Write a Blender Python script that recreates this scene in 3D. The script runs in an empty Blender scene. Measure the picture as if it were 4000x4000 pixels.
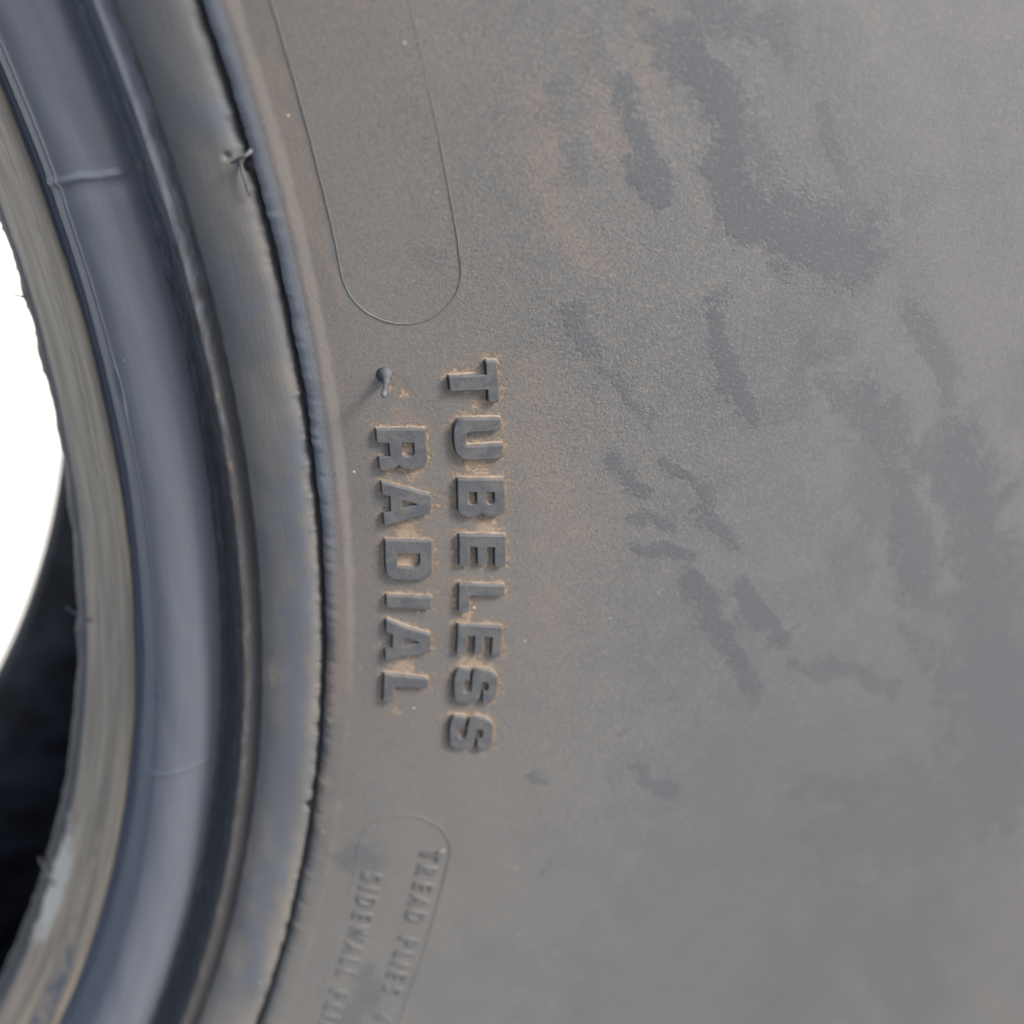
import bpy, math, json
import numpy as np
from mathutils import Matrix, Vector
from mathutils.geometry import tessellate_polygon
S = bpy.context.scene
C = S.collection
rng = np.random.default_rng(7)

# ------------------------------------------------------------------ camera, sky, sun, exposure
# The tyre stands upright on the ground, axis along world Y, camera in front of it (-Y), pitched down.
# "Tyre frame": mm, origin at the hub centre, z = axis toward the viewer.
AX = np.array([0.95305, -0.30282, 0.0]); AZ = np.array([0.30282, 0.95305, 0.0])
R_OUT = 476.0
Y0 = 0.0
def W(P):
    """tyre frame (mm, N x 3) -> world metres"""
    P = np.atleast_2d(np.asarray(P, float))
    return np.stack([P @ AX, -P[:, 2], P @ AZ + R_OUT], 1) * 0.001
def polar(r, deg, z):
    a = np.radians(deg)
    return np.stack(np.broadcast_arrays(r*np.cos(a), r*np.sin(a), z), -1)
CAMR = np.array([[0.9286603291776269, 0.36963921823134605, -0.030932852390640087],
                 [-0.2950546934487276, 0.7866615507681118, 0.5423157128619701],
                 [0.2247948417681758, -0.49450020514498144, 0.8396051609095743]])
CAMP = np.array([275.27581679, 0, 140.69158155])
cd = bpy.data.cameras.new('camera'); cam = bpy.data.objects.new('camera', cd); C.objects.link(cam)
axes = [W(CAMR[:, i])[0] - W([0, 0, 0])[0] for i in range(3)]
M = Matrix.Identity(4)
for i in range(3):
    v = Vector(axes[i]).normalized()
    for j in range(3): M[j][i] = v[j]
p = W(CAMP)[0]
for j in range(3): M[j][3] = p[j]
cam.matrix_world = M
cd.sensor_width = 36; cd.sensor_fit = 'HORIZONTAL'; cd.lens = 18/math.tan(math.radians(22))
cd.clip_start = 0.005; cd.clip_end = 500
cd.dof.use_dof = True; cd.dof.focus_distance = 0.153; cd.dof.aperture_fstop = 15.0
S.camera = cam

SUN_DIR = Vector((0.56, -0.50, 0.68)).normalized()       # toward the sun: from the upper right, grazing the sidewall
SUN_EL = math.asin(SUN_DIR.z); SUN_AZ = math.atan2(SUN_DIR.x, SUN_DIR.y)
w = bpy.data.worlds.new("World"); S.world = w; w.use_nodes = True
nt = w.node_tree; nt.nodes.clear()
sky = nt.nodes.new('ShaderNodeTexSky'); sky.sky_type = 'NISHITA'; sky.sun_disc = False
sky.sun_elevation = SUN_EL; sky.sun_rotation = SUN_AZ
sky.air_density = 1.0; sky.dust_density = 3.0; sky.ozone_density = 1.0
bg = nt.nodes.new('ShaderNodeBackground'); bg.inputs[1].default_value = 0.11
wo = nt.nodes.new('ShaderNodeOutputWorld')
nt.links.new(sky.outputs[0], bg.inputs[0]); nt.links.new(bg.outputs[0], wo.inputs[0])
sd = bpy.data.lights.new('sun', 'SUN'); sun = bpy.data.objects.new('sun', sd); C.objects.link(sun)
sd.energy = 1.5; sd.angle = math.radians(12); sd.color = (1.0, 0.93, 0.84)
sun.rotation_euler = (-SUN_DIR).to_track_quat('-Z', 'Y').to_euler()
sun.location = (1.5, -1.5, 2.5)
S.view_settings.view_transform = 'Standard'; S.view_settings.look = 'None'
S.view_settings.exposure = 1.54; S.view_settings.gamma = 1

# ------------------------------------------------------------------ data (surface coordinates: radius mm, angle deg)
LETTERS = json.loads('''[["R",[[277.577,-14.7867],[283.284,-14.8475],[283.313,-15.1639],[283.343,-15.5816],[283.26,-15.7254],[282.922,-15.8565],[282.335,-15.936],[281.563,-15.9468],[280.801,-15.9282],[280.205,-15.8761],[279.854,-15.7848],[279.605,-15.8385],[279.165,-15.9197],[278.485,-15.9582],[277.564,-15.9535],[277.566,-15.5932],[278.953,-15.5679],[278.963,-15.1774],[277.547,-15.1479]],[[[280.398,-15.1767],[281.889,-15.1825],[281.93,-15.4762],[281.697,-15.559],[281.227,-15.5898],[280.671,-15.579],[280.385,-15.5262]]]],["A",[[277.6,-16.2999],[279.55,-16.4507],[281.625,-16.6002],[283.395,-16.7227],[283.36,-17.229],[280.382,-17.4321],[277.573,-17.6081],[277.532,-17.2587],[278.495,-17.1911],[278.523,-16.728],[277.547,-16.6523]],[[[279.826,-16.8317],[281.897,-16.961],[281.415,-17.0195],[279.789,-17.1103]]]],["D",[[277.554,-18.0724],[283.322,-18.0961],[283.34,-18.5773],[283.333,-18.9723],[283.22,-19.1057],[282.868,-19.2012],[281.736,-19.2731],[280.121,-19.3033],[278.51,-19.2646],[277.793,-19.1745],[277.514,-19.034],[277.517,-18.47]],[[[278.953,-18.4641],[281.861,-18.459],[281.85,-18.7422],[281.628,-18.8493],[281.114,-18.916],[279.187,-18.923],[278.901,-18.8508]]]],["I",[[277.507,-19.844],[283.235,-19.8375],[283.235,-20.2153],[280.098,-20.2035],[277.493,-20.186]],[]],["A",[[277.45,-20.6396],[280.124,-20.8676],[283.121,-21.0607],[283.272,-21.6241],[279.452,-21.8859],[277.467,-22.0139],[277.371,-21.6174],[278.311,-21.5638],[278.347,-21.1038],[277.443,-21.0233]],[[[279.789,-21.1794],[281.768,-21.3051],[281.611,-21.3812],[279.654,-21.5002]]]],["L",[[277.365,-22.4877],[283.165,-22.5561],[283.129,-22.8544],[278.736,-22.8824],[278.715,-23.4347],[277.407,-23.4333]],[]],["T",[[291.238,-13.1385],[292.454,-13.1831],[292.429,-13.6925],[292.406,-14.1994],[291.155,-14.1853],[291.198,-13.8529],[286.786,-13.8344],[286.779,-13.4714],[291.187,-13.4958]],[]],["U",[[292.395,-14.6606],[292.446,-14.9446],[288.692,-14.9566],[288.31,-14.9704],[288.149,-15.0326],[288.091,-15.2765],[288.25,-15.3421],[288.574,-15.3622],[292.454,-15.3513],[292.528,-15.6997],[290.272,-15.7159],[288.888,-15.7287],[287.975,-15.7085],[287.379,-15.6452],[286.998,-15.5502],[286.832,-15.4544],[286.734,-15.2419],[286.758,-15.0084],[286.823,-14.8928],[286.915,-14.801],[287.115,-14.7049],[287.415,-14.6355],[287.902,-14.6062]],[]],["B",[[286.859,-16.2669],[292.443,-16.3139],[292.529,-16.7111],[292.578,-17.1102],[292.521,-17.1829],[292.307,-17.2426],[291.987,-17.3079],[291.51,-17.3383],[290.824,-17.3404],[290.193,-17.3059],[289.829,-17.2523],[289.649,-17.2212],[289.331,-17.264],[288.933,-17.3278],[288.302,-17.3558],[287.676,-17.339],[287.16,-17.2799],[286.831,-17.1986],[286.767,-17.0992]],[[[288.09,-16.6237],[289.15,-16.6274],[289.132,-16.944],[288.865,-17.0022],[288.343,-17.0134],[288.012,-16.9598]],[[290.265,-16.6329],[291.308,-16.6413],[291.305,-16.9193],[291.062,-16.9905],[290.588,-17.0092],[290.252,-16.9544]]]],["E",[[286.807,-17.8982],[292.559,-17.931],[292.632,-18.8273],[291.28,-18.8348],[291.255,-18.2526],[290.21,-18.2368],[290.196,-18.773],[289.096,-18.7758],[289.05,-18.2377],[288.032,-18.2335],[288.026,-18.8099],[286.795,-18.8241]],[]],["L",[[286.754,-19.4025],[292.554,-19.4337],[292.6,-19.7343],[288.13,-19.7319],[288.055,-20.2623],[286.769,-20.2673]],[]],["E",[[286.77,-20.6864],[292.481,-20.7227],[292.574,-21.6454],[291.329,-21.641],[291.358,-21.0343],[290.237,-21.0271],[290.041,-21.5812],[289.044,-21.5772],[289.04,-21.0184],[287.931,-21.0108],[287.886,-21.6169],[286.753,-21.6255]],[]],["S",[[287.356,-22.1268],[287.976,-22.1271],[288.603,-22.1529],[288.652,-22.3516],[288.649,-22.4833],[288.088,-22.5013],[287.927,-22.5645],[287.964,-22.8964],[288.345,-22.9258],[288.904,-22.8939],[289.088,-22.8038],[289.059,-22.4879],[289.08,-22.2734],[289.231,-22.1786],[289.663,-22.1152],[290.629,-22.119],[291.496,-22.1575],[292.095,-22.2393],[292.352,-22.3498],[292.463,-22.4902],[292.536,-22.6743],[292.503,-22.8747],[292.346,-23.0201],[292.005,-23.1685],[291.514,-23.2399],[290.761,-23.2392],[290.654,-22.86],[291.288,-22.834],[291.325,-22.6017],[291.086,-22.5301],[290.648,-22.5061],[290.368,-22.5547],[290.281,-22.7563],[290.22,-22.9732],[290.091,-23.0834],[289.842,-23.1813],[289.438,-23.2474],[288.761,-23.2751],[287.896,-23.2627],[287.311,-23.23],[286.972,-23.1632],[286.789,-22.9617],[286.668,-22.6729],[286.687,-22.4558],[286.787,-22.3104],[286.98,-22.1927]],[]],["S",[[287.117,-23.7738],[287.864,-23.7654],[288.681,-23.7852],[288.612,-23.9578],[288.537,-24.1163],[288.052,-24.1347],[287.906,-24.198],[287.979,-24.5209],[288.448,-24.5476],[288.892,-24.4992],[289.044,-24.4277],[289.086,-24.1714],[289.157,-23.9459],[289.34,-23.8379],[289.829,-23.7654],[290.405,-23.7522],[291.295,-23.7838],[292.038,-23.8688],[292.426,-23.9663],[292.571,-24.112],[292.629,-24.3338],[292.634,-24.5578],[292.537,-24.7246],[292.138,-24.837],[291.567,-24.8773],[290.766,-24.846],[290.59,-24.5167],[291.201,-24.4765],[291.309,-24.2653],[291.035,-24.1534],[290.553,-24.1281],[290.291,-24.1918],[290.278,-24.4016],[290.18,-24.614],[289.966,-24.7691],[289.483,-24.8565],[288.62,-24.8932],[287.909,-24.8805],[287.354,-24.8255],[286.963,-24.7204],[286.739,-24.4517],[286.698,-24.2256],[286.734,-23.969],[286.88,-23.8311]],[]]]''')
SMUDGE_SHADE = json.loads('''[["b",[[310.343,-7.679],[310.804,-8.8578],[312.677,-9.9632]],1.62,1],["b",[[317.232,-7.1339],[319.525,-7.7173],[320.711,-8.3672],[321.81,-9.6607]],2.55,1],["b",[[319.304,-6.5359],[324.283,-6.8247]],2.12,0.8],["b",[[320.88,-9.738],[323.775,-10.9253],[328.254,-11.4007],[334.789,-11.4352],[337.371,-11.2398]],2.55,1],["b",[[337.371,-11.2398],[334.612,-10.2964],[331.491,-8.7508]],1.36,0.6],["b",[[327.273,-6.6602],[328.015,-7.8821]],1.53,0.7],["b",[[318.137,-12.5069],[320.433,-13.9196],[323.709,-15.2739]],1.7,1],["b",[[301.538,-12.0167],[304.025,-13.0293]],1.19,0.7],["b",[[305.493,-13.5796],[308.039,-14.2878],[311.226,-15.0121]],1.1,0.7],["b",[[305.694,-15.8839],[308.396,-16.346],[310.491,-16.7996]],1.53,0.9],["b",[[313.367,-16.0049],[315.917,-16.6081],[318.919,-17.2222]],1.19,0.9],["b",[[319.081,-17.5942],[322.768,-18.5002]],1.28,0.9],["b",[[308.71,-17.5896],[314.012,-17.9483]],1.36,0.9],["b",[[310.046,-18.57],[317.173,-18.6582]],1.1,0.9],["b",[[316.814,-19.466],[319.839,-20.1911],[324.644,-21.4258],[329.845,-23.0133]],1.87,1],["b",[[325.187,-19.7915],[328.423,-20.4537],[332.773,-21.3695]],1.7,1],["b",[[335.503,-22.2894],[342.619,-22.3476],[351.589,-23.1705]],1.45,0.8],["b",[[314.552,-25.2913],[316.798,-25.8182],[321.075,-25.9948]],1.36,0.8],["b",[[298.933,-25.69],[300.741,-26.0413]],0.77,0.7],["b",[[343.464,-13.3421],[348.027,-14.2825],[350.5,-15.3276]],1.87,0.7],["b",[[339.333,-15.3415],[347.631,-18.1697],[352.436,-20.0249]],3.4,0.8],["b",[[352.664,-16.752],[362.771,-20.3747]],5.61,0.85],["b",[[325.663,-10.9828],[332.147,-11.2991],[336.217,-11.8665]],3.91,0.95],["b",[[323.487,-8.9781],[325.124,-9.8742]],1.87,0.6],["b",[[314.07,-6.7143],[316.5,-7.4035]],2.04,0.8],["b",[[364.131,-21.1309],[379.614,-27.0058]],10.2,0.85],["b",[[356.003,-27.4536],[372.599,-27.5682]],10.2,0.6],["b",[[339.96,-19.6012],[342.203,-17.1496]],4.25,0.45],["b",[[356.695,-33.6837],[359.409,-30.6604]],10.2,0.5],["b",[[300.573,-8.066],[303.128,-7.7286]],2.21,0.35],["b",[[372.585,-31.4635],[386.168,-34.7762]],10.2,0.6],["b",[[342.997,-26.0468],[360.009,-26.6191]],3.57,0.6],["b",[[346.18,-27.7928],[364.433,-28.4873]],3.23,0.6],["b",[[276.57,-29.3573],[278.003,-29.7352]],3.23,0.7],["b",[[282.439,-34.4899],[283.527,-35.4039]],2.55,0.8],["b",[[282.917,-35.9416],[281.104,-36.8767]],1.7,0.7],["b",[[266.136,-6.315],[268.029,-6.788]],2.55,0.8],["b",[[264.218,-10.2201],[264.559,-11.4087],[268.71,-11.164]],0.94,0.8],["b",[[268.756,-14.6338],[267.501,-16.7793],[265.994,-17.6153],[266.629,-19.064],[266.055,-21.8715],[265.895,-24.8628],[265.225,-28.5946],[265.422,-32.8],[266.267,-36.488]],2.04,0.9],["b",[[286.979,-10.653],[285.187,-10.6726]],1.7,0.4],["b",[[307.461,-6.5515],[308.632,-7.2042]],2.21,0.5],["b",[[303.485,-8.8303],[303.78,-9.288]],2.04,0.4],["b",[[327.856,-15.242],[331.37,-13.5866]],2.04,0.5],["b",[[335.586,-15.1764],[333.174,-14.6149]],1.19,0.6],["b",[[335.53,-13.6986],[332.948,-14.115]],1.7,0.5],["w",[[313.115,-6.093],[312.944,-7.3671],[313.376,-7.7912]],2.04,1],["w",[[306.466,-6.4115],[307.019,-7.8718],[307.877,-9.3098]],2.21,0.7],["w",[[299.991,-7.396],[301.511,-10.136],[306.336,-11.4662]],2.89,0.6],["w",[[316.084,-9.5799],[317.614,-10.6266]],1.7,0.6],["w",[[309.4,-6.9289],[310.144,-7.4657]],1.36,0.6],["w",[[313.83,-8.0144],[314.638,-9.4222]],1.19,0.8],["w",[[319.498,-10.461],[324.384,-11.5071]],1.02,0.6],["w",[[308.183,-9.8806],[309.165,-10.3669]],1.19,0.6],["w",[[303.962,-18.0484],[295.911,-15.6088]],5.1,0.45],["w",[[297.002,-13.5413],[299.262,-21.0483]],3.83,0.35],["w",[[271.268,-17.0186],[271.519,-19.9158],[270.971,-24.2365]],1.36,0.8],["w",[[270.133,-26.3538],[270.368,-28.6457]],1.19,0.6],["w",[[262.608,-18.7729],[263.602,-19.9855],[262.001,-21.2308]],1.19,1],["w",[[262.908,-12.1729],[262.537,-11.2845]],1.53,0.5],["w",[[281.164,-14.1444],[279.701,-14.5683]],0.85,1],["w",[[281.648,-14.4413],[282.834,-14.5997]],0.85,0.8],["w",[[275.765,-11.243],[274.582,-7.8535],[274.409,-5.4902]],1.02,0.5],["w",[[399.008,-32.6531],[395.976,-30.1033]],4.25,0.8],["w",[[402.166,-34.3685],[424.047,-36.9073]],4.25,0.8]]''')  # broad lower-right strokes darken the rubber in place of light falloff
SCRATCH = json.loads('''[[[310.489,-24.2942],[316.171,-23.2527],[325.389,-22.3019],[337.729,-20.4504],[341.948,-19.9358]],[[310.257,-24.4744],[310.633,-25.746]],[[308.803,-27.0905],[306.064,-28.3106],[303.791,-29.5754]],[[329.599,-15.9361],[338.449,-16.2433]],[[330.016,-16.6784],[334.494,-16.844]],[[346.308,-29.2921],[359.102,-29.6973]],[[353.411,-26.1879],[364.02,-26.615]],[[351.029,-10.0332],[356.779,-10.346]]]''')
SIDE = [(269.95,-2.8),(269.95,-1.5),(270.15,-.95),(270.6,-.5),(271.3,-.15),(272.2,.2),(273.5,.68),(276.5,1.65),(283.4,3.3),(289.9,4.8),(300,6.7),(312,8.3),(325,9.3),(340,9.6),(360,9.0),(380,7.5),(400,5.0),(420,1.6),(438,-3),(450,-7.5),(458,-12)]
BEAD = [(271.0,-3.2),(270.1,-3.1),(269.75,-2.8),(269.4,-2.2),(268.7,-1.85),(267.6,-1.85),(265.5,-2.75),(263,-4.3),(261.6,-5.9),(260.9,-6.9),(260.2,-7.25),(259.6,-7.05),(259.1,-6.85),(258.7,-7.2),(258.1,-8.6),(257.6,-11.2),(257.2,-13.2),(256.7,-14.3),(256.0,-14.0),(254.8,-13.1),(253,-12.6),(251,-12.8),(249,-13.5),(247.6,-14.5),(247.05,-15.15),(246.92,-15.5),(246.8,-15.45),(246.6,-15.9),(246.2,-17.0),(245.6,-19.0),(245.0,-21.6),(244.55,-24.0),(244.1,-24.6),(243.7,-23.9),(243.3,-23.4),(242.4,-24.3),(240,-28.6),(237.5,-33.0),(236.4,-35.0),(235.9,-35.7),(235.2,-36.6),(234.5,-38.2),(234.2,-39.5),(234.6,-41),(236.5,-43.2)]
LINER = [(236.5,-43.2),(245,-46),(262,-42),(285,-30),(310,-18),(340,-12),(375,-13),(415,-20),(438,-35),(447,-60),(450,-93)]
MID = -93.0
def zside(r):
    return np.interp(r, [p[0] for p in SIDE], [p[1] for p in SIDE])
def chaikin(P, n=1):
    P = np.asarray(P, float)
    for _ in range(n):
        Q = np.empty((2*len(P)-2, P.shape[1])); Q[0::2] = .75*P[:-1]+.25*P[1:]; Q[1::2] = .25*P[:-1]+.75*P[1:]
        P = np.vstack([P[:1], Q, P[-1:]])
    return P
_c = chaikin(np.array(SIDE[3:]), 4)
def zs(r): return np.interp(r, _c[:, 0], _c[:, 1])

# ------------------------------------------------------------------ helpers
def link(name, me, mat, parent=None, smooth=True):
    o = bpy.data.objects.new(name, me); C.objects.link(o)
    if mat: me.materials.append(mat)
    if smooth: me.polygons.foreach_set('use_smooth', np.ones(len(me.polygons), bool))
    if parent: o.parent = parent
    return o
def mesh_np(name, V, F):
    me = bpy.data.meshes.new(name)
    F = np.asarray(F); n, k = F.shape
    me.vertices.add(len(V)); me.vertices.foreach_set('co', np.asarray(V, np.float32).ravel())
    me.loops.add(n*k); me.loops.foreach_set('vertex_index', F.astype(np.int32).ravel())
    me.polygons.add(n); me.polygons.foreach_set('loop_start', np.arange(0, n*k, k, dtype=np.int32))
    me.update(calc_edges=True)
    return me
def attr(me, name, a):
    a = np.asarray(a, np.float32)
    if a.ndim == 1:
        at = me.attributes.new(name, 'FLOAT', 'POINT'); at.data.foreach_set('value', a)
    else:
        at = me.attributes.new(name, 'FLOAT_VECTOR', 'POINT'); at.data.foreach_set('vector', a.ravel())
def resample(P, step):
    d = np.r_[0, np.cumsum(np.hypot(*np.diff(P, axis=0).T))]
    n = max(2, int(d[-1]/step)+1); t = np.linspace(0, d[-1], n)
    return np.stack([np.interp(t, d, P[:, 0]), np.interp(t, d, P[:, 1])], 1)
def wob(x, seed, f0=1.0, octs=4, pers=.55):
    g = np.random.default_rng(seed); o = 0; a = 1
    for k in range(octs):
        for _ in range(3):
            o = o + a*np.sin(x*f0*(1.9**k)*g.uniform(.6, 1.5)+g.uniform(0, 6.28))/3
        a *= pers
    return o
TH0, TH1 = -52.0, 1.0
def thetas(step):
    return np.r_[np.arange(TH0, TH1, step), np.arange(TH1, TH0+360, 1.5)]
def grid_faces(nr, nt):
    i, j = np.meshgrid(np.arange(nr-1), np.arange(nt), indexing='ij')
    a = i*nt+j; b = i*nt+(j+1) % nt
    return np.stack([a, b, b+nt, a+nt], -1).reshape(-1, 4)
def segdist(P, A, B):
    """distance of points P (N,2) to segments A->B (M,2), minimum over M"""
    best = np.full(len(P), 1e9)
    for a, b in zip(A, B):
        ab = b-a; t = np.clip(((P-a)@ab)/max(ab@ab, 1e-9), 0, 1)
        best = np.minimum(best, np.hypot(*(P-a-t[:, None]*ab).T))
    return best
def inside(P, poly):
    x, y = P.T; c = np.zeros(len(P), bool); q = np.roll(poly, -1, 0)
    for (x1, y1), (x2, y2) in zip(poly, q):
        if y1 == y2: continue
        m = ((y1 > y) != (y2 > y)) & (x < (x2-x1)*(y-y1)/(y2-y1)+x1); c ^= m
    return c
RR = 285.0
def uv(a): a = np.asarray(a, float); return np.stack([a[:, 0], np.radians(a[:, 1])*RR], 1)

# ------------------------------------------------------------------ materials
class NT:
    def __init__(s, name):
        s.m = bpy.data.materials.new(name); s.m.use_nodes = True; s.t = s.m.node_tree; s.t.nodes.clear()
        s.out = s.t.nodes.new('ShaderNodeOutputMaterial'); s.b = s.t.nodes.new('ShaderNodeBsdfPrincipled')
        s.t.links.new(s.b.outputs[0], s.out.inputs[0])
    def n(s, ty, **k):
        o = s.t.nodes.new(ty)
        for a, v in k.items(): setattr(o, a, v)
        return o
    def l(s, a, b): s.t.links.new(a, b)
    def set(s, sock, v):
        if isinstance(v, bpy.types.NodeSocket): s.l(v, sock)
        else: sock.default_value = v
    def attr(s, name, vec=False):
        o = s.n('ShaderNodeAttribute', attribute_name=name); return o.outputs['Vector' if vec else 'Fac']
    def noise(s, co, scale, detail=4, rough=.55, off=0, dist=0):
        o = s.n('ShaderNodeTexNoise'); o.inputs['Scale'].default_value = scale; o.inputs['Detail'].default_value = detail
        o.inputs['Roughness'].default_value = rough; o.inputs['Distortion'].default_value = dist
        if off:
            v = s.n('ShaderNodeVectorMath', operation='ADD'); s.l(co, v.inputs[0]); v.inputs[1].default_value = (off, off*1.7, off*.6); co = v.outputs[0]
        s.l(co, o.inputs['Vector']); return o.outputs['Fac']
    def scale(s, co, v3):
        v = s.n('ShaderNodeVectorMath', operation='MULTIPLY'); s.l(co, v.inputs[0]); v.inputs[1].default_value = v3; return v.outputs[0]
    def math(s, op, a, b=0.0, clamp=False):
        o = s.n('ShaderNodeMath', operation=op, use_clamp=clamp); s.set(o.inputs[0], a); s.set(o.inputs[1], b); return o.outputs[0]
    def ss(s, v, lo, hi, a=0.0, b=1.0):
        o = s.n('ShaderNodeMapRange', interpolation_type='SMOOTHSTEP'); s.set(o.inputs[0], v)
        for i, x in enumerate((lo, hi, a, b)): o.inputs[i+1].default_value = x
        return o.outputs[0]
    def mix(s, f, a, b):
        o = s.n('ShaderNodeMix', data_type='RGBA'); s.set(o.inputs[0], f)
        for sock, v in ((o.inputs[6], a), (o.inputs[7], b)):
            if isinstance(v, tuple): sock.default_value = (*v, 1)
            else: s.l(v, sock)
        return o.outputs[2]
    def bump(s, h, strength, dist, nrm=None):
        o = s.n('ShaderNodeBump'); o.inputs['Strength'].default_value = strength; o.inputs['Distance'].default_value = dist
        s.l(h, o.inputs['Height'])
        if nrm is not None: s.l(nrm, o.inputs['Normal'])
        return o.outputs[0]

CLEAN = (.086, .094, .106)      # bare rubber bloom, bluish
GREY = (.142, .140, .132)       # dust-coated rubber
WARM = (.182, .150, .128)       # brown road film
DUST = (.46, .335, .215)         # loose sandy dust

def sidewall_mat():
    k = NT('sidewall_rubber'); co = k.attr('surf', True)
    big = k.noise(co, .035, 5, .6); med = k.noise(co, .22, 6, .65, 11); fine = k.noise(co, 2.6, 4, .7, 5)
    grain = k.noise(co, 5.2, 3, .6, 9)
    film = k.math('ADD', k.math('MULTIPLY', big, .6), k.math('MULTIPLY', med, .4))
    col = k.mix(k.ss(film, .40, .60), GREY, (.122, .126, .124))
    cool = k.mix(k.ss(film, .40, .60), (.128, .131, .133), (.108, .113, .118))
    col = k.mix(k.math('SUBTRACT', 1.0, k.attr('left')), col, cool)
    warm = k.math('ADD', k.attr('warm'), k.math('MULTIPLY', k.math('SUBTRACT', med, .5), .9))
    warm = k.math('ADD', warm, k.math('MULTIPLY', k.math('SUBTRACT', fine, .5), .7))
    wf = k.ss(warm, .10, .80)
    wf = k.math('MULTIPLY', wf, k.math('ADD', .30, k.math('MULTIPLY', k.attr('left'), .70)))
    col = k.mix(k.math('MULTIPLY', wf, .85), col, WARM)
    # mottled speckle of the film
    rg = k.math('ADD', .35, k.math('MULTIPLY', k.attr('rough'), .65))
    mot = k.noise(co, 1.1, 6, .75, 71)
    col = k.mix(k.math('MULTIPLY', k.ss(fine, .50, .70, 0, .75), rg), col, (.225, .195, .160))
    col = k.mix(k.math('MULTIPLY', k.ss(fine, .47, .28, 0, .75), rg), col, (.080, .077, .076))
    col = k.mix(k.math('MULTIPLY', k.ss(mot, .52, .70, 0, .70), rg), col, (.205, .175, .142))
    col = k.mix(k.math('MULTIPLY', k.ss(mot, .46, .32, 0, .45), rg), col, (.100, .101, .104))
    # smudges rubbed through the film; broad lower-right ones are painted light falloff
    sm = k.math('ADD', k.attr('smudge_shade'), k.math('MULTIPLY', k.math('SUBTRACT', k.noise(co, .36, 7, .74, 21), .5), 2.6))
    sm = k.math('ADD', sm, k.math('MULTIPLY', k.math('SUBTRACT', k.noise(co, 1.5, 5, .75, 27), .5), 1.2))
    sf = k.math('MULTIPLY', k.ss(sm, -.05, .50), k.attr('smstr'))
    sf = k.math('MULTIPLY', sf, k.ss(fine, .75, .50, .25, 1))
    col = k.mix(k.math('MULTIPLY', sf, .74), col, CLEAN)
    # dust caught round the lettering
    dn = k.noise(co, 1.3, 7, .78, 33, .6)
    dv = k.math('ADD', k.attr('dust'), k.math('MULTIPLY', k.math('SUBTRACT', dn, .5), 2.3))
    df = k.ss(dv, .44, .80)
    df = k.math('MULTIPLY', df, k.ss(fine, .30, .62, .35, 1))
    col = k.mix(k.math('MULTIPLY', df, .9), col, DUST)
    halo = k.math('MULTIPLY', k.ss(k.attr('dust'), .05, .8), .38)
    col = k.mix(halo, col, (.200, .160, .128))
    col = k.mix(k.math('MULTIPLY', k.ss(k.math('ADD', k.attr('scratch'), k.math('MULTIPLY', k.math('SUBTRACT', fine, .5), .8)), .15, .8), .55), col, (.07, .068, .068))
    col = k.mix(k.ss(k.math('ADD', k.attr('ridge'), k.math('MULTIPLY', k.math('SUBTRACT', med, .5), .8)), .2, .9, 0, .75), col, (.255, .225, .195))
    col = k.mix(k.ss(k.attr('lip'), .1, .7, 0, .9), col, (.172, .184, .208))  # bluish lip tint: sky reflection put into the colour
    sheen = k.math('ADD', k.attr('sheen_tone'), k.math('MULTIPLY', k.math('SUBTRACT', big, .5), 1.6))  # lighter upper right, darker lower right: sky sheen and falloff put into colour
    col = k.mix(k.ss(sheen, .1, 1.2, 0, .55), col, (.190, .192, .190))
    col = k.mix(k.ss(sheen, -.1, -1.2, 0, .50), col, (.088, .093, .096))
    # grit specks
    vo = k.n('ShaderNodeTexVoronoi'); vo.inputs['Scale'].default_value = .28; k.l(co, vo.inputs['Vector'])
    sx = k.n('ShaderNodeSeparateColor'); k.l(vo.outputs['Color'], sx.inputs[0])
    sp = k.math('MULTIPLY', k.ss(k.math('SUBTRACT', vo.outputs['Distance'], k.math('MULTIPLY', sx.outputs[1], .03)), .045, .015), k.math('MULTIPLY', k.ss(sx.outputs[0], .55, .95, 0, .8), k.attr('left')))
    col = k.mix(sp, col, (.62, .56, .46))
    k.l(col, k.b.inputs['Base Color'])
    ro = k.math('ADD', .54, k.math('MULTIPLY', sf, -.13)); ro = k.math('ADD', ro, k.math('MULTIPLY', df, .3))
    ro = k.math('SUBTRACT', ro, k.math('MULTIPLY', k.attr('lip'), .2)); k.l(ro, k.b.inputs['Roughness']); k.b.inputs['Specular IOR Level'].default_value = .5
    h = k.math('ADD', k.math('MULTIPLY', fine, .6), k.math('MULTIPLY', grain, .5))
    amp = k.ss(sf, 0, 1, 1, .35)
    amp = k.math('MULTIPLY', amp, k.math('ADD', .55, k.math('MULTIPLY', k.attr('rough'), 1.0)))
    h = k.math('MULTIPLY', h, amp); h = k.math('ADD', h, k.math('MULTIPLY', df, .8))
    k.l(k.bump(h, .8, .00016), k.b.inputs['Normal'])
    return k.m
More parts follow.
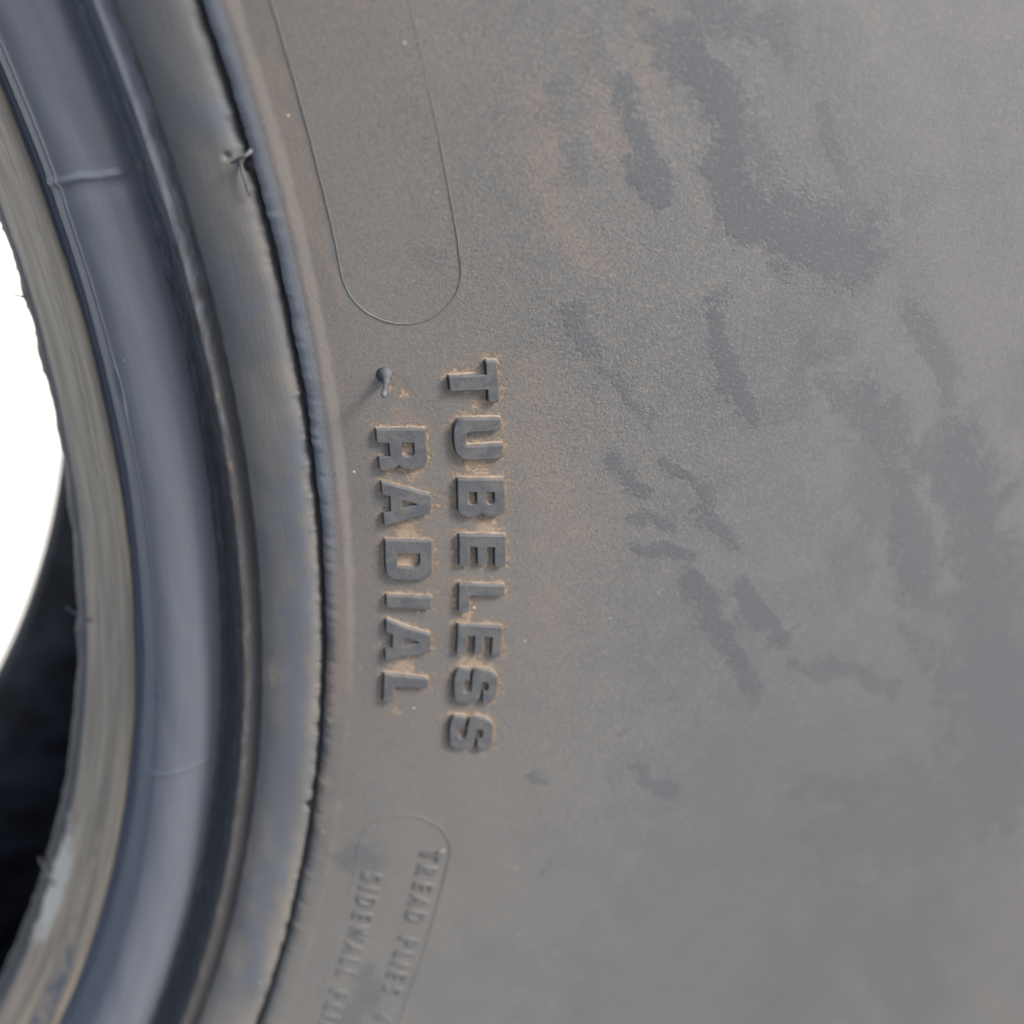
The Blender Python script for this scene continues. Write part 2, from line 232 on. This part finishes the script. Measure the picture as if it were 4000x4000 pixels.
def bead_mat():
    k = NT('bead_rubber'); co = k.attr('surf', True)
    streak = k.noise(k.scale(co, (1.0, .045, 1)), .7, 4, .5, 3); big = k.noise(co, .06, 4, .6, 8); med = k.noise(co, .30, 6, .65, 15)
    fine = k.noise(co, 2.6, 4, .7, 5)
    col = k.mix(k.ss(streak, .35, .68), (.116, .128, .154), (.128, .140, .166))
    col = k.mix(k.ss(med, .45, .75, 0, .30), col, (.15, .142, .132))
    wv = k.math('ADD', k.attr('warm'), k.math('MULTIPLY', k.math('SUBTRACT', med, .5), 1.3))
    wf = k.ss(wv, .30, .62)
    wc = k.mix(k.ss(streak, .38, .64), (.225, .188, .145), (.36, .295, .215))
    col = k.mix(wf, col, wc)
    # grey dust-coated band beside the flash line, rubbed blue in patches
    gv = k.math('ADD', k.attr('grey'), k.math('MULTIPLY', k.math('SUBTRACT', med, .5), 1.2))
    gf = k.ss(gv, .3, .62); gcol = k.mix(k.ss(big, .42, .60), (.152, .145, .134), (.122, .123, .122))
    gcol = k.mix(k.ss(fine, .5, .75, 0, .35), gcol, (.18, .16, .135))
    col = k.mix(gf, col, gcol)
    sm = k.math('ADD', k.attr('smudge_shade'), k.math('MULTIPLY', k.math('SUBTRACT', k.noise(co, .35, 6, .7, 21), .5), 2.2))
    sf = k.math('MULTIPLY', k.ss(sm, -.1, .75), k.attr('smstr'))
    col = k.mix(k.math('MULTIPLY', sf, .92), col, (.112, .122, .142))
    dv = k.math('ADD', k.attr('dust'), k.math('MULTIPLY', k.math('SUBTRACT', k.noise(co, .8, 7, .75, 33), .5), 1.3))
    df = k.ss(dv, .45, .9); col = k.mix(k.math('MULTIPLY', df, .8), col, (.30, .23, .16))
    kv = k.math('ADD', k.attr('grime_shade'), k.math('MULTIPLY', k.math('SUBTRACT', k.noise(k.scale(co, (1, .3, 1)), .9, 6, .7, 41), .5), .9))
    kf = k.ss(kv, .3, .8); col = k.mix(k.math('MULTIPLY', kf, .85), col, (.042, .039, .035))
    pv = k.math('ADD', k.attr('pale'), k.math('MULTIPLY', k.math('SUBTRACT', k.noise(k.scale(co, (1, .3, 1)), .9, 6, .75, 51), .5), 2.4))
    col = k.mix(k.math('MULTIPLY', k.ss(pv, .4, .8), .85), col, (.55, .52, .45))
    vo = k.n('ShaderNodeTexVoronoi'); vo.inputs['Scale'].default_value = .25; k.l(co, vo.inputs['Vector'])
    sx = k.n('ShaderNodeSeparateColor'); k.l(vo.outputs['Color'], sx.inputs[0])
    col = k.mix(k.math('MULTIPLY', k.ss(vo.outputs['Distance'], .05, .02), k.ss(sx.outputs[0], .4, .95, 0, .75)), col, (.6, .56, .5))
    k.l(col, k.b.inputs['Base Color'])
    ro = k.ss(k.math('MAXIMUM', wf, gf), 0, 1, .36, .58); ro = k.math('ADD', ro, k.math('MULTIPLY', k.math('MAXIMUM', df, kf), .25))
    ro = k.math('MAXIMUM', ro, k.math('MULTIPLY', k.attr('matte'), .85)); k.l(ro, k.b.inputs['Roughness']); k.l(k.ss(k.attr('matte'), 0, 1, .5, .12), k.b.inputs['Specular IOR Level'])
    h = k.math('ADD', k.math('MULTIPLY', fine, .5), k.math('MULTIPLY', k.noise(k.scale(co, (1, .12, 1)), 1.6, 4, .6, 61), .7))
    k.l(k.bump(h, .55, .00013), k.b.inputs['Normal'])
    return k.m
def letter_mat():
    k = NT('letter_rubber'); co = k.attr('surf', True)
    med = k.noise(co, .5, 5, .65, 2); fine = k.noise(co, 3.4, 4, .7, 7)
    col = k.mix(k.ss(med, .40, .62), (.074, .080, .089), (.108, .107, .106))
    col = k.mix(k.ss(fine, .50, .72, 0, .55), col, (.19, .185, .18))
    col = k.mix(k.ss(k.noise(co, 1.0, 6, .75, 19), .55, .70, 0, .45), col, (.185, .165, .14))
    ev = k.math('ADD', k.attr('edge'), k.math('MULTIPLY', k.math('SUBTRACT', k.noise(co, 1.1, 6, .7, 4), .5), .9))
    ef = k.ss(ev, .45, .95)
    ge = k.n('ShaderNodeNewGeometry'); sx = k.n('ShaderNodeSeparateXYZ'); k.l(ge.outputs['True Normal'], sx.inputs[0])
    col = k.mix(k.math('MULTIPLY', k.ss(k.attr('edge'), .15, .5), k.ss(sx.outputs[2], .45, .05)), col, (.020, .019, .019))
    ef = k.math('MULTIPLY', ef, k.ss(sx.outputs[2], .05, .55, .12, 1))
    col = k.mix(k.math('MULTIPLY', ef, k.ss(med, .32, .6, .45, 1)), col, (.30, .24, .185))
    k.l(col, k.b.inputs['Base Color']); k.b.inputs['Roughness'].default_value = .55
    k.l(k.bump(fine, .6, .00012), k.b.inputs['Normal'])
    return k.m
def rubber_mat(name, col, rough=.6, col2=None, sc=300.):
    k = NT(name); tc = k.n('ShaderNodeTexCoord'); n = k.noise(tc.outputs['Object'], sc, 5, .6)
    k.l(k.mix(k.ss(n, .35, .65), col, col2 or tuple(c*1.5 for c in col)), k.b.inputs['Base Color'])
    k.b.inputs['Roughness'].default_value = rough; k.l(k.bump(n, .3, .0002), k.b.inputs['Normal'])
    return k.m
MS, MB_, ML = sidewall_mat(), bead_mat(), letter_mat()
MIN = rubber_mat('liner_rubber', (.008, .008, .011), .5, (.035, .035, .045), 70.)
MTR = rubber_mat('tread_rubber', (.05, .05, .05), .8, (.10, .095, .085))
MFL = rubber_mat('flash_rubber', (.05, .055, .062), .55, (.09, .095, .10), 900.)
MPIN = rubber_mat('spew_rubber', (.060, .068, .078), .5, (.095, .10, .105), 900.)

# ------------------------------------------------------------------ ground
k = NT('grey_paving'); tc = k.n('ShaderNodeTexCoord'); n1 = k.noise(tc.outputs['Object'], 3., 6, .6); n2 = k.noise(tc.outputs['Object'], 90., 4, .6)
k.l(k.mix(k.ss(n1, .3, .7), (.05, .05, .052), (.085, .083, .08)), k.b.inputs['Base Color']); k.b.inputs['Roughness'].default_value = .8
k.l(k.bump(n2, .25, .002), k.b.inputs['Normal'])
def plane_grid(name, half, n, mat):
    x = np.sign(np.linspace(-1, 1, n))*np.abs(np.linspace(-1, 1, n))**3*half
    X, Y = np.meshgrid(x, x, indexing='ij'); V = np.stack([X, Y, 0*X], -1).reshape(-1, 3)
    i, j = np.meshgrid(np.arange(n-1), np.arange(n-1), indexing='ij'); a = i*n+j
    me = mesh_np(name, V, np.stack([a, a+n, a+n+1, a+1], -1).reshape(-1, 4))
    return link(name, me, mat)
g = plane_grid('ground', 150, 60, k.m); g['kind'] = 'structure'

k = NT('white_concrete'); tc = k.n('ShaderNodeTexCoord'); n1 = k.noise(tc.outputs['Object'], 3., 6, .6); n2 = k.noise(tc.outputs['Object'], 60., 5, .6)
k.l(k.mix(k.ss(n1, .3, .7), (.82, .80, .74), (.86, .85, .80)), k.b.inputs['Base Color']); k.b.inputs['Roughness'].default_value = .85
k.l(k.bump(n2, .4, .002), k.b.inputs['Normal'])
def box(name, x0, x1, y0, y1, z0, z1, mat, parent=None):
    V = [(x, y, z) for x in (x0, x1) for y in (y0, y1) for z in (z0, z1)]
    F = [(0,1,3,2),(4,6,7,5),(0,4,5,1),(2,3,7,6),(0,2,6,4),(1,5,7,3)]
    return link(name, mesh_np(name, np.array(V, float), np.array(F)), mat, parent, False)
pav = box('pavement', -40, 40, .30, 60, -.3, .04, k.m); pav['kind'] = 'structure'

# ------------------------------------------------------------------ tyre
tyre = bpy.data.objects.new('tyre', None); C.objects.link(tyre); tyre.empty_display_size = .1
tyre['label'] = 'dust-coated black rubber tyre standing upright, sidewall lettered TUBELESS RADIAL'; tyre['category'] = 'tyre'

LP = []                                  # letter polygons in (u, v) mm
for ch, o, hs in LETTERS: LP.append((ch, uv(o), [uv(h) for h in hs]))

# --- sidewall
lipc = resample(chaikin(np.array(SIDE[:8]), 3), .10); lipc = lipc[lipc[:, 0] < 271.6]; rest = np.r_[np.arange(271.7, 297, .2), np.arange(297, 458.1, .65)]
rows = np.r_[lipc[:, 0], rest]; zrow = np.r_[lipc[:, 1], zs(rest)]
dz = lipc[-1, 1]-zs(lipc[-1, 0]); zrow[len(lipc):] += dz*np.clip(1-(rest-271.6)/4, 0, 1)
TH = thetas(.045)
Rg, Tg = np.meshgrid(rows, TH, indexing='ij'); Zg = np.repeat(zrow[:, None], len(TH), 1)
# torn moulding edge: small chips and waviness of the lip
s_arc = np.radians(TH)*270
lip = .12*wob(s_arc, 3, .5, 3)+.09*wob(s_arc, 5, 2.6, 2)+.16*np.maximum(0, wob(s_arc, 6, 1.6, 2, .8)-.3)
lip *= (.45+.55*np.clip((-TH-5)/8, 0, 1)*np.clip((38+TH)/6, 0, 1))
fall = (np.clip(1-(rows-269.9)/2.2, 0, 1)**2*(3-2*np.clip(1-(rows-269.9)/2.2, 0, 1)))[:, None]
Rg = Rg - lip[None]*fall
Zg = Zg + .05*wob(s_arc, 9, 1.1, 3)[None]*fall
Zg = Zg + .05*wob(Rg*.35+Tg*.9, 12, .5, 2)*np.clip((Rg-271)/3, 0, 1)
V = W(polar(Rg, Tg, Zg).reshape(-1, 3))
me = mesh_np('sidewall', V, grid_faces(len(rows), len(TH)))
P = np.stack([Rg.ravel(), np.radians(Tg.ravel())*RR], 1)
attr(me, 'surf', np.stack([Rg.ravel(), np.radians(Tg.ravel())*RR, Zg.ravel()], 1))
def stroke_masks(P, kinds):
    x, y = P.T
    P = P+np.stack([.9*wob(x*.35+y*.21, 101, .8, 3)+.5*wob(y*.9-x*.5, 102, .9, 3), 1.0*wob(y*.3-x*.27, 103, .8, 3)+.6*wob(x*.8+y*.6, 104, .9, 3)], 1)
    m = np.full(len(P), -2.0); st = np.zeros(len(P))
    for a, pts, wd, s in SMUDGE_SHADE:
        if a != kinds: continue
        q = uv(pts); wd = wd*1.15; lo = q.min(0)-wd*3; hi = q.max(0)+wd*3
        # pixels shrink with distance to the lens: strokes far down the sidewall are wider on it
        idx = np.where((P[:, 0] > lo[0]) & (P[:, 0] < hi[0]) & (P[:, 1] > lo[1]) & (P[:, 1] < hi[1]))[0]
        if not len(idx): continue
        d = segdist(P[idx], q[:-1], q[1:]) if len(q) > 1 else np.hypot(*(P[idx]-q[0]).T)
        v = 1-d/(wd*(1+.35*wob(P[idx, 0]*.5+P[idx, 1]*.7, 105+int(wd*10), .5, 3)))
        b = v > m[idx]; st[idx[b]] = s; m[idx] = np.maximum(m[idx], v)
    return m, st
sm, st = stroke_masks(P, 'b'); wm, wst = stroke_masks(P, 'w')
# keep the strength continuous outside the strokes
attr(me, 'smudge_shade', sm*.8); attr(me, 'smstr', np.where(st > 0, st, .8))
attr(me, 'warm', np.clip(wm, 0, 1)*wst*1.0+.36*np.exp(-((P[:, 0]-285)/17)**2)*np.clip((Tg.ravel()+40)/14, 0, 1)+.2*np.exp(-((P[:, 0]-273)/3)**2))
dust = np.zeros(len(P)); idx = np.where((P[:, 0] > 274) & (P[:, 0] < 296) & (Tg.ravel() > -27) & (Tg.ravel() < -11))[0]
Q = P[idx]; dmin = np.full(len(Q), 9.0)
for ch, o, hs in LP:
    for ring in [o]+hs:
        dmin = np.minimum(dmin, segdist(Q, ring, np.roll(ring, -1, 0)))
dv = np.exp(-dmin/.8)*.55+np.exp(-dmin/2.6)*.33
for ch, o, hs in LP:
    for h in hs: dv = np.where(inside(Q, h), 1.15, dv)
# sandy smears between letters
for rr, tt, ww, aa in ((289.8,-16.0,2.2,.5),(288.5,-15.9,1.2,.5),(290.5,-17.75,2.0,.6),(280.5,-17.85,2.4,.55),(281.5,-16.1,1.8,.5),(279.8,-22.25,2.2,.65),(281.8,-21.6,1.2,.4),(289,-21.95,2,.5),(288,-20.4,1.2,.5),(281.4,-13.9,1.2,.55),(280.0,-13.75,.7,.6),(290,-14.3,1.3,.5),(286,-20,3.5,.25),(285,-17,3,.22),(279.5,-23.9,1.2,.45),(285.5,-22.5,1.5,.3)):
    dv = np.maximum(dv, dv*.6+1.35*aa*np.exp(-((Q[:, 0]-rr)**2+(Q[:, 1]-np.radians(tt)*RR)**2)/(2*(ww*.6)**2)))
dust[idx] = dv
attr(me, 'dust', dust)
sc = np.zeros(len(P)); A = []; B = []
for q in SCRATCH:
    q = uv(q); A += list(q[:-1]); B += list(q[1:])
m = np.where(P[:, 0] > 290)[0]; Pw = P[m]+np.stack([.5*wob(P[m, 1]*.5, 121, .9, 4), .5*wob(P[m, 0]*.5, 122, .9, 4)], 1); sc[m] = np.clip(1-segdist(Pw, A, B)/.55, 0, 1)*np.clip(.35+.7*wob(P[m, 0]*.3+P[m, 1]*.2, 123, 1., 3), 0, .8)
attr(me, 'scratch', sc)
attr(me, 'rough', np.exp(-((P[:, 0]-304)/24)**2)*np.exp(-((Tg.ravel()+13)/13)**2))
attr(me, 'left', np.clip((318-P[:, 0])/30, 0, 1))
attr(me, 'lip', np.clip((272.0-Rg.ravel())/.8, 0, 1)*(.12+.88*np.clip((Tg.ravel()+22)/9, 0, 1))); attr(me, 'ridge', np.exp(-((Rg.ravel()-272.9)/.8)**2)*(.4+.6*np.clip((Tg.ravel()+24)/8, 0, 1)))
attr(me, 'sheen_tone', np.clip((Tg.ravel()+14)/14, -1, 1)*np.clip((Rg.ravel()-300)/40, 0, 1))  # mask for the painted sheen and falloff across the outer sidewall
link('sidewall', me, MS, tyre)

# --- bead (toe, heel and rim flange seat), from the flash line inward
prof = resample(chaikin(BEAD, 2), .26)
TH = thetas(.055)
nr, nt_ = len(prof), len(TH)
tan = np.gradient(prof, axis=0); tan /= np.hypot(*tan.T)[:, None]; nrm = np.stack([tan[:, 1], -tan[:, 0]], 1)   # outward normal
if nrm[0, 1] < 0 and nrm[nr//4, 1] < 0: nrm = -nrm
Rg = np.repeat(prof[:, :1], nt_, 1); Zg = np.repeat(prof[:, 1:], nt_, 1); Tg = np.repeat(TH[None], nr, 0)
dh = np.zeros_like(Rg)
def ridge(path, width, height, r0, r1):
    q = np.array(path); th = np.interp(Rg, q[:, 0], q[:, 1])
    d = np.radians(Tg-th)*Rg
    f = np.clip((Rg-r0)/1.0, 0, 1)*np.clip((r1-Rg)/1.2, 0, 1)
    return height*np.exp(-(d/width)**2)*f*(np.arange(nr)[:, None] > nr*.2)
dh += ridge([(243.6,-8.54),(246.9,-8.02),(250,-7.9),(255.5,-8.07)], .42, .30, 244.2, 255.8)
dh -= .12*ridge([(243.6,-8.85),(246.9,-8.3),(250,-8.2),(255.5,-8.37)], 1.2, 1, 244.2, 255.8)
dh += ridge([(244.2,-29.75),(247,-29.35),(251,-28.75),(255.7,-28.05)], .30, .18, 244.2, 255.8)
arc = np.radians(TH)*250
dh += .06*wob(Tg*.9+Rg*.5, 31, .7, 3)
# ragged foot against the flash line
lipb = .12*wob(arc, 33, 1.2, 3)+.12*np.maximum(0, wob(arc, 35, 2.2, 2, .8)-.3)
dh += np.exp(-((Rg-269.2)/.7)**2)*(lipb[None])*1.2
# pit in the flash line
def pit(r0, t0, rad, dep):
    d = np.hypot(Rg-r0, np.radians(Tg-t0)*Rg); return -dep*np.exp(-(d/rad)**2)
dh += pit(269.2, -28.12, .55, 1.6)+pit(269.5, -7.95, .45, 1.6)+pit(267.3, -7.6, .35, .5)
# frayed toe edge
toe = np.exp(-((Rg-234.3)/.8)**2)*np.exp(-((Zg+39.3)/2.5)**2)
dh += toe*(.22*wob(arc, 41, .35, 4)+.12*np.maximum(0, wob(arc, 43, 1.7, 3, .8)-.4))[None]
# slit along the heel crease
dh -= np.exp(-((Rg-246.8)/.35)**2)*(.5*np.exp(-((Tg+14.3)/.7)**2)+.5*np.exp(-((Tg+26.0)/.5)**2))
Rg = Rg+nrm[:, :1]*dh; Zg = Zg+nrm[:, 1:]*dh
me = mesh_np('bead', W(polar(Rg, Tg, Zg).reshape(-1, 3)), grid_faces(nr, nt_)[:, ::-1])
R0 = np.repeat(prof[:, :1], nt_, 1).ravel(); T0 = Tg.ravel(); sidx = np.repeat(np.arange(nr)[:, None], nt_, 1).ravel()
P = np.stack([R0, np.radians(T0)*RR], 1)
L_ = np.r_[0, np.cumsum(np.hypot(*np.diff(prof, axis=0).T))]
attr(me, 'surf', np.stack([L_[sidx], P[:, 1], 0*P[:, 0]], 1))
def band(r, a, b, s=.4): return np.clip((r-a)/s+.5, 0, 1)*np.clip((b-r)/s+.5, 0, 1)
down = np.clip((-36-T0)/7, 0, 1)
attr(me, 'warm', np.maximum(band(R0, 236.2, 243.6, .5)*(1-.55*down*band(R0, 240.2, 242.6, .8)), .24*band(R0, 256.3, 259.8, .6)*np.clip((T0+33)/10, .35, 1)))
attr(me, 'grey', band(R0, 260.9, 272, .5)*1.0)
attr(me, 'grime_shade', np.clip(.72*band(R0, 255.8, 261.7, .8)*np.clip((-T0+6)/22, .5, 1)+.95*np.exp(-((R0-269.5)/.45)**2)+.12*band(R0, 259.9, 261.4, .6)+.8*band(R0, 200, 235.9, .5)+.38*band(R0, 239.6, 241.6, .9)+.9*np.exp(-(((R0-269.2)**2+(np.radians(T0+28.12)*269)**2)/.5)), 0, 1.2))  # grime bands, plus shade painted into the flash crevice and pit
attr(me, 'matte', np.maximum(.7*band(R0, 243.2, 247.1, .5), band(R0, 256.2, 261.4, .6)))
attr(me, 'left', np.ones(len(P)))
attr(me, 'pale', band(R0, 235.4, 238.0, .9)*np.exp(-((T0+39.8)/3.8)**2)*1.05)
dd = .5*np.exp(-((R0-269)/1.0)**2)*band(T0, -20, -12, 2)+.75*np.exp(-(((R0-262.6)/1.3)**2+((T0+23.3)/1.0)**2))+.5*band(R0, 256.6, 259.4, .4)*band(T0, -24, -5, 3)
attr(me, 'dust', dd)
sm, st = stroke_masks(P, 'b'); attr(me, 'smudge_shade', sm*.8); attr(me, 'smstr', np.where(st > 0, st, .8)*(R0 > 261))
link('bead', me, MB_, tyre)

# --- inner liner, tread, far side
def revolve(name, prof, mat, step=1.5, flip=False, parent=tyre):
    th = np.arange(0, 360, step); R_, T_ = np.meshgrid(prof[:, 0], th, indexing='ij'); Z_ = np.repeat(prof[:, 1:], len(th), 1)
    F = grid_faces(len(prof), len(th)); F = F[:, ::-1] if flip else F
    me = mesh_np(name, W(polar(R_, T_, Z_).reshape(-1, 3)), F); return link(name, me, mat, parent)
mirror = lambda P: np.stack([np.asarray(P)[:, 0], 2*MID-np.asarray(P)[:, 1]], 1)
ln = chaikin(LINER+[(450, MID-.01)], 2); full = np.vstack([ln, mirror(ln)[::-1]]); full[:, 0] -= np.where(full[:, 1] < MID, 9.2*np.clip((271-full[:, 0])/35, 0, 1), 0)
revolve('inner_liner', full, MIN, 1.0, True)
fb = mirror(resample(chaikin(BEAD, 1), .8)); fb[:, 0] -= 9.2*np.clip((271-fb[:, 0])/35, 0, 1)
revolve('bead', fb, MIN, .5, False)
revolve('sidewall', mirror(resample(np.array(SIDE), 3.0)), MTR, 1.0, True)
tr = [(458,-12),(466,-19),(471,-28),(473.5,-38)]
for zc in (-52,-79,-107,-134): tr += [(475.6,zc+5),(462,zc+4),(462,zc-4),(475.8,zc-5)]
tr += [(473.5,-148),(471,-158),(466,-167),(458,-174)]
revolve('tread', np.array(tr, float), MTR, 1.0)

# --- raised letters of the two big words
def letter_mesh(name, outer, holes, h, draft, cut=.07, lift=None):
    rings = []
    for k_, ring in enumerate([outer]+holes):
        a = .5*np.sum(ring[:, 0]*np.roll(ring[:, 1], -1)-np.roll(ring[:, 0], -1)*ring[:, 1])
        ring = ring if (a > 0) == (k_ == 0) else ring[::-1]
        pts = []
        n = len(ring)
        for i in range(n):
            p0, p1, p2 = ring[i-1], ring[i], ring[(i+1) % n]
            for q in (p0, p2):
                d = q-p1; L = np.hypot(*d); pts.append(p1+d*min(cut, L*.3)/max(L, 1e-9))
        ring = np.array(pts)
        # split long edges so the letter follows the sidewall
        out = []
        for i in range(len(ring)):
            a_, b_ = ring[i], ring[(i+1) % len(ring)]; m = max(1, int(np.hypot(*(b_-a_))/.5))
            for j in range(m): out.append(a_+(b_-a_)*j/m)
        rings.append(np.array(out))
    seed = sum(ord(c) for c in name)+int(abs(outer[0, 1])*10)
    g = np.random.default_rng(seed)
    V = []; E = []; loops = []
    for ring in rings:
        t = np.roll(ring, -1, 0)-np.roll(ring, 1, 0); t /= np.hypot(*t.T)[:, None]+1e-9; nn = np.stack([t[:, 1], -t[:, 0]], 1)
        lv = []
        jit = g.normal(0, .007, len(ring))
        for off, hh, ed in ((-.10, h, 0), (-.01, h-.02, .05), (.04, h-.09, .3), (draft*.75, .06, .85), (draft+.10, -.12, 1.1)):
            q = ring+nn*(off+jit*(1 if hh > 0 else 0))[:, None]
            start = len(V)
            for (u, v) in q: V.append((u, v, hh)); E.append(ed)
            lv.append((start, len(q)))
        loops.append(lv)
    F = []
    for lv in loops:
        for (s0, n), (s1, _) in zip(lv[:-1], lv[1:]):
            for i in range(n): F.append((s0+i, s1+i, s1+(i+1) % n, s0+(i+1) % n))
    polys = [[Vector((V[s+i][0], V[s+i][1], 0)) for i in range(n)] for (s, n) in [lv[0] for lv in loops]]
    flat = [s+i for (s, n) in [lv[0] for lv in loops] for i in range(n)]
    tris = [tuple(flat[i] for i in t) for t in tessellate_polygon(polys)]
    Va = np.array(V)
    def up(t):
        a, b, c = (Va[i, :2] for i in t); return (b[0]-a[0])*(c[1]-a[1])-(b[1]-a[1])*(c[0]-a[0]) > 0
    tris = [t if up(t) else t[::-1] for t in tris]
    P3 = polar(Va[:, 0], np.degrees(Va[:, 1]/RR), zs(Va[:, 0])+Va[:, 2])
    me = bpy.data.meshes.new(name); me.from_pydata([tuple(p) for p in W(P3)], [], [tuple(f) for f in F]+tris); me.update()
    attr(me, 'edge', np.array(E)); attr(me, 'surf', np.stack([Va[:, 0], Va[:, 1], Va[:, 2]*2], 1))
    return me
for ch, o, hs in LP:
    me = letter_mesh('letter', o, hs, .78, .15)
    ob = link('letter', me, ML, tyre, smooth=False)

# --- fine print: TREAD PLIES 4 / SIDEWALL PLIES, low relief
def char_mesh(ch, rc, deg, cap):
    cu = bpy.data.curves.new('c', 'FONT'); cu.body = ch; cu.align_x = 'CENTER'; cu.size = 1.0; cu.extrude = .06; cu.bevel_depth = .022
    cu.offset = .004; cu.resolution_u = 4
    ob = bpy.data.objects.new('c', cu); C.objects.link(ob); bpy.context.view_layer.update()
    me0 = bpy.data.meshes.new_from_object(ob.evaluated_get(bpy.context.evaluated_depsgraph_get()))
    bpy.data.objects.remove(ob); bpy.data.curves.remove(cu)
    co = np.empty(len(me0.vertices)*3); me0.vertices.foreach_get('co', co); co = co.reshape(-1, 3)
    k_ = cap/.72
    zt = co[:, 2].max(); hh = (co[:, 2]-zt)/(.095*2)*.42+.27          # top at 0.30 mm
    r = rc+(co[:, 1]-.36)*k_; v = np.radians(deg)*RR-co[:, 0]*k_*.78
    P3 = polar(r, np.degrees(v/RR), zs(r)+hh)
    me0.vertices.foreach_set('co', W(P3).astype(np.float32).ravel()); me0.update()
    attr(me0, 'warm', np.full(len(r), .2)); attr(me0, 'left', np.ones(len(r))); attr(me0, 'smudge_shade', np.where(hh > .1, .6, -.5)); attr(me0, 'smstr', np.full(len(r), .6)); attr(me0, 'surf', np.stack([r, v, 0*r], 1))
    return me0
for word, rc, an in (('TREADPLIES4', 287.2, [-29.08,-29.7,-30.34,-30.95,-31.6,-32.68,-33.26,-33.7,-34.2,-34.85,-36.1]),
                     ('SIDEWALLPLIES', 279.5, [-30.29,-30.8,-31.33,-31.98,-32.7,-33.42,-34.0,-34.54,-35.5,-36.15,-36.6,-37.1,-37.75])):
    for c_, a_ in zip(word, an):
        link('letter', char_mesh(c_, rc, a_, 2.9), MS, tyre, smooth=False)

# --- thin mould lines framing the two label panels
def tube(name, pts, rad, mat, seg=8, caps=True, parent=tyre):
    """pts tyre-frame mm (N,3), rad scalar/array mm"""
    pts = np.asarray(pts, float); n = len(pts); rad = np.broadcast_to(rad, n)
    t = np.gradient(pts, axis=0); t /= np.linalg.norm(t, axis=1)[:, None]
    up = np.array([.31, .17, .93]); V = []
    for i in range(n):
        a = np.cross(t[i], up); a /= np.linalg.norm(a); b = np.cross(t[i], a)
        for j in range(seg):
            an = 2*math.pi*j/seg; V.append(pts[i]+rad[i]*(math.cos(an)*a+math.sin(an)*b))
    F = [(i*seg+j, i*seg+(j+1) % seg, (i+1)*seg+(j+1) % seg, (i+1)*seg+j) for i in range(n-1) for j in range(seg)]
    F += [tuple(range(seg))[::-1], tuple((n-1)*seg+j for j in range(seg))]
    me = bpy.data.meshes.new(name); me.from_pydata([tuple(p) for p in W(np.array(V))], [], F); me.update()
    attr(me, 'surf', np.array([(np.hypot(p[0], p[1]), math.atan2(p[1], p[0])*RR, p[2]) for p in V]))
    attr(me, 'edge', np.full(len(V), .5)); attr(me, 'smudge_shade', np.full(len(V), -2.)); attr(me, 'left', np.ones(len(V))); attr(me, 'warm', np.full(len(V), .3))
    return link(name, me, mat, parent)
def loop(t_end, t_far, sgn):
    r1, r2 = 276.55, 289.85; rc = (r1+r2)/2; rad = (r2-r1)/2
    tc_ = t_end-sgn*math.degrees(rad/rc)*-1
    a = [(r1, t) for t in np.arange(t_far, tc_, -.25*np.sign(t_far-tc_))]
    arc_ = [(rc-rad*math.cos(x), tc_-sgn*math.degrees(rad/rc)*math.sin(x)) for x in np.linspace(0, math.pi, 40)]
    b = [(r2, t) for t in np.arange(tc_, t_far, .25*np.sign(t_far-tc_))]
    q = np.array(a+arc_+b); r = q[:, 0]+.05*wob(np.arange(len(q))*1., 77, .5, 3)
    return polar(r, q[:, 1], zs(r)+.035), np.where((q[:, 0] < r1+1.2) & (sgn < 0), .03, .07)
MLINE = MS
tube('mould_line', *loop(-12.08, 9, 1), MLINE, 6)
tube('mould_line', *loop(-27.66, -50, -1), MLINE, 6)

# --- rubber vent spews
def bez(p0, p1, p2, p3, n=14):
    t = np.linspace(0, 1, n)[:, None]; p0, p1, p2, p3 = map(np.array, (p0, p1, p2, p3))
    return (1-t)**3*p0+3*(1-t)**2*t*p1+3*(1-t)*t*t*p2+t**3*p3
b0 = polar(279.55, -13.36, zs(279.55)-.15); b1 = polar(279.5, -13.36, zs(279.5)+1.6); b2 = polar(279.2, -13.36, zs(279)+3.2); b3 = polar(278.55, -13.5, zs(279)+4.7)
path = bez(b0, b1, b2, b3, 16)
rad = np.interp(np.linspace(0, 1, 16), [0, .06, .14, .3, .6, .85, .93, .98, 1], [1.1, .80, .64, .46, .33, .37, .40, .31, .12])
sp = tube('vent_spew', path, rad, MPIN, 16); sp['label'] = 'thick curled rubber spew standing beside the letter R'
def pin(r0, t0, z0, r1, t1, z1, rad=.2, bend=.4):
    a = polar(r0, t0, z0); d = polar(r1, t1, z1); m1 = a+(d-a)*.35+np.array([0, 0, bend]); m2 = a+(d-a)*.7+np.array([0, bend, bend])
    return tube('vent_spew', bez(a, m1, m2, d, 10), np.linspace(rad, rad*.45, 10), MPIN, 8)
pin(234.9, -12.97, -38.4, 232.5, -12.6, -37.8, .17)
pin(236.9, -25.8, -34.6, 232.8, -25.4, -36.2, .24, .7)
pin(236.5, -39.8, -35.0, 232.6, -38.4, -35.6, .24, .8)
# torn flash scrap at the lip
fl = tube('flash', bez(polar(270.1, -7.5, -.2), polar(269.6, -7.6, .5), polar(268.4, -7.55, .3), polar(267.6, -7.75, -1.2), 9), np.linspace(.32, .12, 9), MFL, 7)
fl = tube('flash', bez(polar(268.6, -7.7, -1.6), polar(268.5, -7.9, -.9), polar(268.4, -8.3, -.7), polar(268.6, -8.6, -1.3), 9), np.linspace(.26, .1, 9), MFL, 7)
